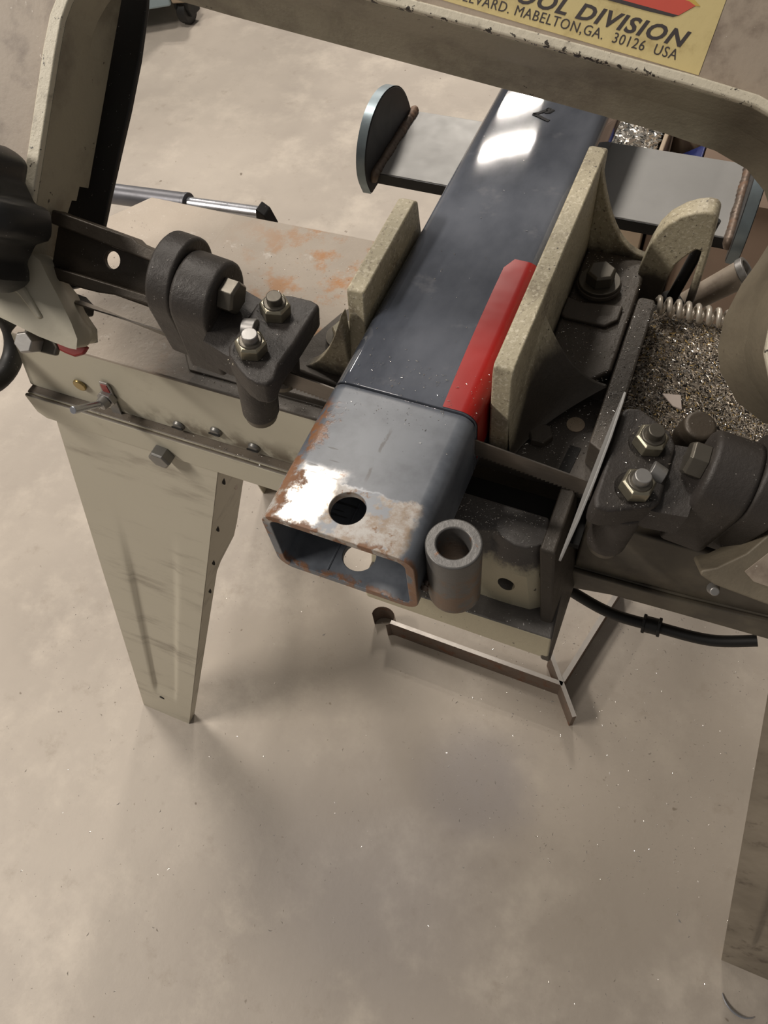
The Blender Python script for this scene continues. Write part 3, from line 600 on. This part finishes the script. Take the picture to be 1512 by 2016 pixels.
# ---- left blade guide: channel arm, round clamp, bearing plate
mb = MB()
mb.box(-.208, -.112, .0085, .036, .0000, .0035, AW)
cut_ch = obj('guide_arm', mb, 'channel', saw, .0008)
cut(cut_ch, MB().cyl(PA(-.1735, .0255, -.02), PA(-.1735, .0255, .02), .0046, 22))
obj('guide_flange', MB().prism([(-.209, .0335), (-.112, .0310), (-.112, .0350), (-.158, .0385), (-.161, .0400), (-.209, .0405)], AW, -.0012, .0090), 'channel', cut_ch, .001)
obj('guide_flange', MB().prism([(-.208, .0060), (-.184, .0066), (-.175, .0075), (-.166, .0092), (-.147, .0105), (-.112, .0108), (-.112, .0165), (-.208, .0120)], AW, -.0012, .0075), 'channel', cut_ch, .001)
def dplate(cy, cn, r, n0, w0, n=20):
    """round-topped outline in (y, n)"""
    return [(cy+w0, n0)] + arc(cy, cn, r, -10, 190, n) + [(cy-w0, n0)]
def guide(sgn, uc, plate, foot_u):
    """sgn +1: clamp lies to the left of the bearing plate"""
    g = obj('blade_guide', MB().prism(plate, GN, .0115, .0275), 'dark', saw, .0022, 3)
    cu = lambda du: uc - sgn*du
    obj('round_clamp', MB().prism(dplate(.0125, .0290, .0222, -.0150, .0140), GU, cu(.0460), cu(.0600)), 'dark', g, .0022, 3)
    obj('clamp_hub', MB().prism(dplate(.0085, .0290, .0195, -.0160, .0145), GU, cu(.0245), cu(.0465)), 'dark', g, .0030, 3)
    hexbolt(PG(cu(.0245), .0075, .0355), tuple(FU*sgn), tuple(FY*.5+FN), .0150, .0085, 'oilsteel', parent=g)
    # saddle from hub to plate
    mb = MB(); ra = [PG(cu(.026), y, n_) for y, n_ in ((-.0165, .010), (-.0150, .024), (-.004, .0275), (.010, .0285), (.022, .0265), (.0255, .012))]
    rb = [PG(cu(-.002), y, n_) for y, n_ in ((-.0200, .0125), (-.0195, .0262), (-.006, .0268), (.010, .0268), (.020, .0262), (.0215, .0125))]
    mb.loft([[ra[i], (ra[i]+rb[i])/2-FN*.0028, rb[i]] for i in range(6)], closed=True); obj('saddle', mb, 'dark', g)
    mb = MB().cyl(PG(cu(.004), .000, .0270), PG(cu(.011), -.001, .0262), .0052, 18, .0045); obj('bearing_edge', mb, 'steel', g, .0006)
    for y, mt in ((.0132, 'oilsteel'), (-.0128, 'steel')):
        b_ = hexbolt(PG(uc, y, .0275), tuple(FN), tuple(FU*math.cos(.35)+FY*math.sin(.35)), .0136, .0072, 'zinc', 'hex_nut', g, .0048, mt, .0098, 'dark', .0039)
        obj('nut_collar', MB().cyl(PG(uc, y, .0340), PG(uc, y, .0356), .0060, 24, .0054), 'oilsteel', b_, .0005)
    # bearing posts under the plate
    for y in (.0132, -.0128):
        po = MB().cyl(PG(uc, y, .0130), PG(uc+foot_u, y-.001, -.0220), .0105, 26, .0098); obj('bearing_post', po, 'dark', g, .0016)
        obj('bearing', MB().cyl(PG(uc+foot_u, y-.001, -.0220), PG(uc+foot_u, y-.001, -.0262), .0086, 24), 'oilsteel', g, .0008)
    return g
plateL = [(-.0585, .0275), (-.0640, .0288), (-.0745, .0275), (-.0830, .0245), (-.0880, .0150), (-.0880, -.0150), (-.0855, -.0195), (-.0780, -.0245), (-.0715, -.0280), (-.0660, -.0295), (-.0600, -.0285), (-.0585, -.0240), (-.0600, -.0150), (-.0590, .0000)]
guide(1, -.0763, plateL, 0)
plateR = [(.1000, .0300), (.1060, .0325), (.1140, .0290), (.1230, .0250), (.1270, .0180), (.1270, -.0145), (.1240, -.0180), (.1160, -.0230), (.1060, -.0285), (.1000, -.0290), (.0985, -.0240), (.0985, .0270)]
g2 = guide(-1, .1143, plateR, .002)
lf = [(.0335, .0330), (.0250, .0345), (.0050, .0330), (-.0150, .0260), (-.0300, .0140), (-.0410, -.0040), (-.0420, -.0075), (-.0390, -.0080), (-.0250, -.0020), (-.0080, .0040), (.0100, .0130), (.0250, .0240)]
obj('guide_shield', MB().prism(lf, GU, .0960, .0972), 'plate', g2, .0003)
mb = MB().cyl(PG(.1345, .0350, .0120), PG(.1350, .0340, .0285), .0085, 26, .0080); obj('lug', mb, 'channel', g2, .0022)
obj('offcut', MB().prism([(.1180, .1665), (.1275, .1685), (.1300, .1590), (.1250, .1600)], XY, -.0480, -.0472), 'pale', saw)
# ---- vise handwheel ring at the far left, and the spring rod behind the bed
ring = [Vector((-.312, .0850+.0270*math.cos(2*PI*k/40), -.0700+.0270*math.sin(2*PI*k/40))) for k in range(41)]
hw = obj('vise_handwheel', MB().tube(ring, .0072, 14, False), 'black', saw, ang=60)
obj('handwheel_hub', MB().cyl((-.330, .150, -.085), (-.285, .150, -.085), .008, 16), 'oilsteel', hw)
sl = obj('feed_cylinder', MB().cyl((-.400, .272, -.0950), (-.2630, .272, -.0835), .0080, 22), 'rod', saw, .0010)
obj('cylinder_rod', MB().cyl((-.2640, .272, -.0835), (-.190, .272, -.0775), .0052, 18), 'chrome', sl)
obj('cylinder_cap', MB().cyl((-.2655, .272, -.0837), (-.2620, .272, -.0834), .0084, 22), 'rod', sl, .0006)
obj('rear_stop', MB().prism([(-.181, -.064), (-.178, -.0480), (-.172, -.0520), (-.168, -.064)], XZ, .2420, .2520), 'black', saw, .0008)
# ---- decal on the frame
dw = .0112
dc = obj('name_plate', MB().prism([(-.16, .1792), (.0738, .1765), (.0722, .230), (-.16, .230)], AW, .0108, dw), 'decal', saw)
def text(body, u, v, size, mat, shear=0.0, bold=0.0, spacing=1.0, name='lettering', right=False):
    cu = bpy.data.curves.new('lettering', 'FONT'); cu.body = body; cu.size = 1; cu.shear = shear; cu.offset = bold; cu.space_character = spacing
    cu.extrude = .01; cu.resolution_u = 3; cu.align_x = 'RIGHT' if right else 'LEFT'
    o = bpy.data.objects.new('lettering', cu); C.collection.objects.link(o); bpy.context.view_layer.update()
    me = bpy.data.meshes.new_from_object(o.evaluated_get(bpy.context.evaluated_depsgraph_get())); bpy.data.objects.remove(o); bpy.data.curves.remove(cu)
    xs = [w.co.x for w in me.vertices]; mb = MB()
    for p in me.polygons: mb.add([PA(u+me.vertices[i].co.x*size[0], v+me.vertices[i].co.y*size[1], dw+.0001+me.vertices[i].co.z*.004) for i in p.vertices], [list(range(len(p.vertices)))])
    bpy.data.meshes.remove(me)
    return obj(name, mb, mat, dc)
text('TOOL DIVISION', .0632, .1845, (.0100, .0083), 'ink', .30, .028, 1.12, right=True)
text('BOULEVARD. MABELTON,GA.  30126  USA', .0628, .1795, (.00515, .0056), 'ink', .05, 0.0, 1.10, right=True)
obj('stripe', MB().prism([(-.12, .2035), (.0595, .2005), (.0625, .1995), (.0575, .1948), (-.12, .1955)], AW, dw, dw+.0002), 'redink', dc)
obj('stripe_edge', MB().prism([(-.12, .2047), (.0615, .2013), (.0643, .1998), (.0625, .1995), (.0595, .2005), (-.12, .2035)], AW, dw, dw+.0002), 'goldink', dc)
obj('stripe_shadow', MB().prism([(-.12, .1955), (.0535, .1948), (.0575, .1948), (.0555, .1938), (.0445, .1935), (-.12, .1945)], AW, dw, dw+.0002), 'ink', dc)
# ================================================================== welded hitch work in the vise
work = empty('hitch_receiver', (0, .25, H-.0508), 'blue-grey welded box-section steel work clamped in the saw vise', 'steel tube')
def rrect(w, h, r, n=7):
    out = []
    for cx, cz, a0 in ((w-r, -r, 0), (-w+r, -r, 90), (-w+r, -h+r, 180), (w-r, -h+r, 270)):
        for i in range(n+1):
            q = math.radians(a0+90*i/n); out.append((cx+r*math.cos(q), cz+r*math.sin(q)))
    return out
def tube_section(y0, y1):
    o_ = rrect(.0381, .0508, .0085); i_ = [(x, z-.0044) for x, z in rrect(.0381-.0044, .0508-.0088, .0046)]
    mb = MB(); ro = [[Vector((x, y, z)) for x, z in pts] for pts, y in ((o_, y0), (o_, y1), (i_, y1), (i_, y0))]
    mb.loft(ro, closed=True, close_path=True); return mb
tb = obj('tube', tube_section(.0, .60), 'tube', work)
bm = bmesh.new(); bm.from_mesh(tb.data); bmesh.ops.remove_doubles(bm, verts=bm.verts, dist=1e-6); bmesh.ops.recalc_face_normals(bm, faces=bm.faces); bm.to_mesh(tb.data); bm.free()
cut(tb, MB().cyl((0, .0160, .01), (0, .0160, -.08), .0085, 40))
# saw kerf, as deep as the blade has gone
cut(tb, MB().hexa([PG(-.06, -.00055, -.0116), PG(.06, -.00055, -.0116), PG(.06, .00055, -.0116), PG(-.06, .00055, -.0116)], [PG(-.06, -.00055, .04), PG(.06, -.00055, .04), PG(.06, .00055, .04), PG(-.06, .00055, .04)]))
b = tb.modifiers.new('edge', 'BEVEL'); b.width = .0005; b.segments = 2; b.limit_method = 'ANGLE'; b.angle_limit = math.radians(50); b.harden_normals = True
# weld seam inside the tube
obj('inner_seam', MB().tube([(-.012, .003+.02*k, -.0466) for k in range(18)], .0007, 8), 'tube', work)
# red strip over the right top edge, ending at the cut
rp = [(x, z) for x, z in rrect(.0381+.0004, .0508, .0089, 8)][:9]
def strip(y, x0):
    pts = [(.0385, -.036)] + [(x, z+.0004) for x, z in rp] + [(x0, .0004)]
    return [Vector((x, y, z)) for x, z in pts], [Vector((x-(.0005 if i < 6 else 0), y, z-(.0005 if i >= 3 else 0))) for i, (x, z) in enumerate(pts)]
ou, inn = [], []
for k in range(15):
    f = k/14; y = .0842+.1083*f; x0 = .0205-.0018*math.sin(f*2)
    if f > .96: x0 = .0225
    a_, b_ = strip(y, x0); ou.append(a_); inn.append(b_)
mb = MB(); mb.loft(ou); mb.loft(inn[::-1]); 
obj('red_strip', mb, 'red', work, label='red strip over the tube corner')
# bushing welded to the side by the cross hole
mb = MB().cyl((.0509, .0158, -.0495), (.0509, .0158, -.0010), .0127, 40, .0127, .0076)
obj('bushing', mb, 'bushing', work, .0010)
mb = MB(); mb.tube([(.0400, .0040+.001*k, -.034+.0006*math.sin(2.2*k)) for k in range(24)], lambda i: .0016+.0005*math.sin(1.7*i), 8); obj('weld_bead', mb, 'weld', work, ang=60)
# cross plate with welded end ears
cp = obj('cross_plate', MB().box(-.1150, .1320, .3070, .3840, T-.0088, T-.0002), 'plate', work, .0008)
obj('plate_edge', MB().box(-.1150, .1320, .3062, .3069, T-.0086, T-.0006), 'scale', cp)
ear = [(.3000, -.0640), (.2930, -.0470), (.2965, -.0300), (.3070, -.0180), (.3200, -.0112), (.3380, -.0100), (.3560, -.0160), (.3690, -.0265), (.3780, -.0420), (.3850, -.0640)]
def soften(p):
    out = [p[0]]
    for a, b in zip(p, p[1:]): out += [(a[0]*.75+b[0]*.25, a[1]*.75+b[1]*.25), (a[0]*.25+b[0]*.75, a[1]*.25+b[1]*.75)]
    return out + [p[-1]]
ear = soften(soften(ear))
def rimmed(x0, x1, nm):
    e = obj('end_ear', MB().prism(ear, YZ, x0, x1), 'scale', work, .0008)
    n = len(ear); a_ = [Vector((x0+.0006, y, z)) for y, z in ear]; b_ = [Vector((x1-.0006, y, z)) for y, z in ear]; c0 = Vector((0, .34, -.04))
    ex = lambda p: p+(Vector((0, p.y-.34, p.z+.042)).normalized())*.0006
    obj('cut_edge', MB().loft([[ex(p) for p in a_], [ex(p) for p in b_]]), 'cutedge', e)
rimmed(-.1228, -.1150, 0); rimmed(.1320, .1398, 1)
for x, s_ in ((-.1135, 1), (.1305, -1)):
    pts = [(x+.0003*math.sin(1.9*k), .3035+.0014*k, T+.0006+.0003*math.sin(2.4*k)) for k in range(58)]
    obj('weld_bead', MB().tube([(x-s_*.0010, .3030, T-.0035), (x, .3030, T-.0005)] + pts, lambda i: .0034+.00022*math.sin(1.3*i)*.5+.00025*math.sin(.37*i), 10), 'weld', work, ang=60)
# marker scribble
def mark(pts, r=.0013):
    return MB().tube([(x, y, .00012) for x, y in pts], lambda i: r, 6)
mb = mark([(-.0065, .3225), (-.0040, .3240), (-.0015, .3265), (.0005, .3285), (.0015, .3310), (.0010, .3250), (.0025, .3262), (.0045, .3300)]); 
mb2 = mark([(-.0065, .3225), (-.0020, .3210), (.0020, .3190), (.0050, .3180)]); mb.add(mb2.v, mb2.f)
for q in mb.v: q.z = .0001+max(min(q.z-.0001, .0003), -.0004)
obj('marker_scribble', mb, 'marker', work)
# ================================================================== strip-steel frame on the floor, cord
sf = empty('strip_frame', (0, .19, 0), 'rusty flat-bar frame standing on edge on the floor under the saw', 'steel frame')
def flatbar(name, a, b_, z0, z1, th, mat, parent):
    a, b_ = Vector((*a, 0)), Vector((*b_, 0)); d = (b_-a).normalized(); n_ = Vector((-d.y, d.x, 0))*th/2
    o = obj(name, MB().hexa([p+Vector((0, 0, z0)) for p in (a-n_, b_-n_, b_+n_, a+n_)], [p+Vector((0, 0, z1)) for p in (a-n_, b_-n_, b_+n_, a+n_)]), mat, parent, .0005)
    obj('top_edge', MB().hexa([p+Vector((0, 0, z1)) for p in (a-n_, b_-n_, b_+n_, a+n_)], [p+Vector((0, 0, z1+.0005)) for p in (a-n_, b_-n_, b_+n_, a+n_)]), 'stripedge', o)
flatbar('flat_bar', (-.100, .1875), (.1200, .1858), ZF, -.600, .0050, 'rusty', sf)
flatbar('flat_bar', (.0975, .2160), (.1430, .1530), ZF, -.600, .0050, 'rusty', sf)
flatbar('flat_bar', (.1185, .1900), (.1560, .3450), ZF, -.601, .0060, 'rusty', sf)
a_, b2 = [], []
for k in range(19):
    q = math.radians(-60+250*k/18); a_.append((-.1120+.0150*math.cos(q), .1920+.0120*math.sin(q)))
mb = MB(); mb.loft([[Vector((x, y, ZF)) for x, y in a_], [Vector((x, y, -.600)) for x, y in a_], [Vector((x*.97-.0034, y*.97+.0058, -.600)) for x, y in a_], [Vector((x*.97-.0034, y*.97+.0058, ZF)) for x, y in a_]], closed=True)
obj('rolled_end', mb, 'rusty', sf)
cordp = [(.060, .100, -.155), (.1000, .0900, -.1605), (.1284, .0830, -.1600), (.1539, .0815, -.1560), (.1871, .0815, -.1505), (.2122, .0870, -.1415)]
pts = []
for i in range(len(cordp)-1):
    p0, p1, p2, p3 = [Vector(cordp[min(max(i+k, 0), len(cordp)-1)]) for k in (-1, 0, 1, 2)]
    for k in range(8):
        s_ = k/8; pts.append(.5*((2*p1)+(p2-p0)*s_+(2*p0-5*p1+4*p2-p3)*s_*s_+(3*p1-p0-3*p2+p3)*s_**3))
cd = empty('power_cord', (.15, .083, H-.155), 'black power cord sagging below the saw bed with a strain clip', 'cord')
obj('cable', MB().tube(pts, .0036, 12), 'cord', cd, ang=60)
pc = Vector((.1539, .0815, -.1560)); dr = Vector((.06, 0, .0095)).normalized()
obj('strain_clip', MB().cyl(pc-dr*.0048, pc+dr*.0048, .0052, 16), 'cord', cd, .0006)
for s_ in (-1, 1): obj('clip_collar', MB().cyl(pc+dr*(s_*.0045-.0009), pc+dr*(s_*.0045+.0009), .0064, 8), 'cord', cd, .0004)
# ================================================================== things beyond the saw
def openbox(x0, x1, y0, y1, z0, z1, th):
    mb = MB(); mb.box(x0, x1, y0, y1, z0, z0+th)
    for a0, a1, b0, b1 in ((x0, x1, y0, y0+th), (x0, x1, y1-th, y1), (x0, x0+th, y0+th, y1-th), (x1-th, x1, y0+th, y1-th)): mb.box(a0, a1, b0, b1, z0+th, z1)
    return mb
bn = tag(obj('scrap_bin', openbox(-.052, .045, .775, 1.06, ZF, -.325, .006), 'tan', bevel=.002), 'open tan bin full of steel shavings behind the jaw', 'bin')
sb_ = tag(obj('small_carton', MB().box(.0495, .0925, .790, .860, ZF, -.400), 'kraft', bevel=.002), 'narrow brown carton holding up the blue plastic tray', 'box')
cb = empty('cardboard_box', (.22, .95, 0), 'large brown cardboard box with a flap behind the saw', 'box')
obj('box_body', MB().box(.094, .42, .800, 1.15, ZF, -.300), 'kraft', cb, .003)
obj('box_flap', MB().hexa([(.094, .800, -.300), (.42, .800, -.300), (.42, .804, -.300), (.094, .804, -.300)], [(.094, .745, -.345), (.42, .745, -.345), (.42, .748, -.342), (.094, .748, -.342)]), 'kraft', cb)
mb = MB().cyl((.0700, .890, ZF), (.0700, .890, -.330), .0215, 28, .0235, .0200); mb.cyl((.0700, .890, ZF), (.0700, .890, -.40), .0200, 28)
tag(obj('tan_tub', mb, 'tan', bevel=.0015), 'round tan tub between the shavings bin and large cardboard box', 'tub')
mb = MB().hexa([(.0500, .792, -.3995), (.0900, .792, -.3995), (.0900, .856, -.3995), (.0500, .856, -.3995)], [(.0490, .780, -.378), (.0920, .780, -.352), (.0920, .856, -.346), (.0490, .856, -.378)])
tag(obj('blue_tray', mb, 'blue', bevel=.003), 'deep blue plastic tray resting on the narrow brown carton', 'tray')
ct = empty('tool_cart', (-1.45, 1.62, 0), 'pale blue tool cart on black casters', 'cart')
obj('cart_body', MB().prism([(-1.148, 1.415), (-1.80, 1.03), (-2.15, 1.65), (-1.50, 2.03)], XY, ZF+.052, ZF+.50), 'cartblue', ct, .006)
obj('cart_rail', MB().prism([(-1.100, 1.435), (-1.148, 1.418), (-1.498, 2.033), (-1.45, 2.06)], XY, ZF+.056, ZF+.085), 'tan', ct, .004)
for x, y in ((-1.140, 1.462), (-1.48, 1.95), (-1.78, 1.12), (-2.08, 1.65)):
    k_ = obj('caster', MB().prism([(-.022, .062), (.022, .062), (.026, .040), (.018, .018), (-.018, .018), (-.026, .040)], lambda a, b, h: Vector((x+h, y+a, ZF+b)), -.020, .020), 'black', ct, .002)
    obj('wheel', MB().cyl((x-.012, y-.008, ZF+.027), (x+.012, y-.008, ZF+.027), .027, 24), 'cord', k_, .003)
pts = [(.372+.020*math.cos(math.radians(200+110*k/16)), -.045+.020*math.sin(math.radians(200+110*k/16)), ZF+.0012+.002*math.sin(PI*k/16)) for k in range(17)]
tag(obj('metal_curl', MB().tube(pts, lambda i: .0005+.0009*math.sin(PI*i/16), 6), 'chrome'), 'thin silver curl of metal on the floor by the leg foot', 'shaving')
# ================================================================== metal chips (nobody could count them)
def chip(mb, p, s, flat_=1.0):
    a = random.uniform(0, 2*PI); ca, sa = math.cos(a), math.sin(a); l = s*random.uniform(.6, 1.7); w = s*random.uniform(.25, .6); h = s*random.uniform(.15, .6)*flat_
    p = Vector(p); ti = random.uniform(-.5, .5)*flat_
    q = [Vector((-l, -w, 0)), Vector((l, -w*.4, l*ti if ti > 0 else 0)), Vector((l*.1, w, 0)), Vector((0, 0, h))]
    mb.add([p+Vector((v.x*ca-v.y*sa, v.x*sa+v.y*ca, v.z)) for v in q], [[0, 2, 1], [0, 1, 3], [1, 2, 3], [2, 0, 3]])
def scatter(name, label, regions, mat, size, flat_=1.0):
    mb = MB()
    for poly, z, n_, in regions:
        xs = [p[0] for p in poly]; ys = [p[1] for p in poly]; k = 0
        while k < n_:
            x = random.uniform(min(xs), max(xs)); y = random.uniform(min(ys), max(ys)); ins = False
            for i in range(len(poly)):
                (x1, y1), (x2, y2) = poly[i], poly[i-1]
                if (y1 > y) != (y2 > y) and x < (x2-x1)*(y-y1)/(y2-y1)+x1: ins = not ins
            if ins:
                zz = z(x, y) if callable(z) else z
                chip(mb, (x, y, zz), size*random.uniform(.5, 1.3)*random.choice((.6, .8, 1, 1, 1.4)), flat_); k += 1
    me = bpy.data.meshes.new(name); me.from_pydata(mb.v, [], mb.f); me.update()
    o = bpy.data.objects.new(name, me); C.collection.objects.link(o); me.materials.append(M[mat]); o.location = (0, 0, H)
    return tag(o, label, 'chips', kind='stuff')
R_ = lambda x0, x1, y0, y1: [(x0, y0), (x1, y0), (x1, y1), (x0, y1)]
tray = [(.1005, .104), (.175, .104), (.205, .150), (.205, .2305), (.1005, .2305)]
hz = lambda x, y: T + .0035*(math.sin(40*x+3)*math.sin(37*y)+1)*.5*min(1, max(0, (.224-y)/.03)) + random.uniform(0, .0012)
scatter('metal_chips', 'bright steel chips heaped in the tray right of the jaw', [(tray, hz, 6500)], 'bright', .00085)
scatter('metal_chips', 'dull grey steel chips heaped in the tray right of the jaw', [(tray, hz, 17000)], 'chipdull', .0010)
scatter('metal_chips', 'straw-coloured curled chips in the tray right of the jaw', [(tray, hz, 3000)], 'chipgold', .00085)
bedr = [(R_(.0515, .089, .105, .26), lambda x, y: T+.0004 if y < .156 else -.0403, 1100), (R_(.0905, .1, .112, .217), -.0309, 700), (R_(-.27, -.045, .0995, .21), lambda x, y: T+(.0013 if x > -.19 else .0002), 500), (R_(-.142, -.02, .0915, .112), T+.0002, 420), (R_(.0, .08, .0565, .075), -.0579, 600), (R_(.0, .098, .0310, .0415), -.1062, 300), (R_(-.26, .0, .0815, .0885), -.1084, 300)]
scatter('metal_filings', 'tiny bright filings sprinkled over the oily saw bed', bedr, 'bright', .00042)
scatter('metal_filings', 'fine bright filings dusted on the blue-grey tube top', [(R_(-.030, .0375, .078, .110), .0006, 120), (R_(-.030, .030, .066, .082), .0001, 60), (R_(-.034, .034, .05, .22), .0002, 60)], 'bright', .00040)
scatter('metal_filings', 'shiny filings strewn over the concrete below the saw', [(R_(-.55, .55, -.35, .35), ZF, 1300), (R_(.0, .33, .0, .34), ZF, 900), (R_(-.6, .2, .3, .9), ZF, 160)], 'bright', .00095)
scatter('steel_shavings', 'silvery steel shavings filling the tan bin', [(R_(-.038, .031, .790, 1.045), lambda x, y: -.352+random.uniform(0, .012), 2600)], 'bright', .0040, 1.4)
scatter('steel_shavings', 'darker steel shavings filling the tan bin', [(R_(-.038, .031, .790, 1.045), lambda x, y: -.358+random.uniform(0, .010), 3200)], 'shaving', .0046, 1.0)
# filings caught on the blade guides
gm = MB()
for k in range(260):
    u = random.choice((-.0763, .1143)); du = random.uniform(-.018, .026); y = random.uniform(-.026, .028)
    s_ = 1 if u < 0 else -1
    chip(gm, PG(u+s_*(.017-du) if False else u+random.uniform(-.010, .012), y, .0276), .00042*random.uniform(.5, 1.4))
me = bpy.data.meshes.new('metal_filings'); me.from_pydata(gm.v, [], gm.f); o = bpy.data.objects.new('metal_filings', me); C.collection.objects.link(o); me.materials.append(M['bright']); o.location = (0, 0, H)
tag(o, 'bright filings caught on the black blade guides', 'chips', kind='stuff')
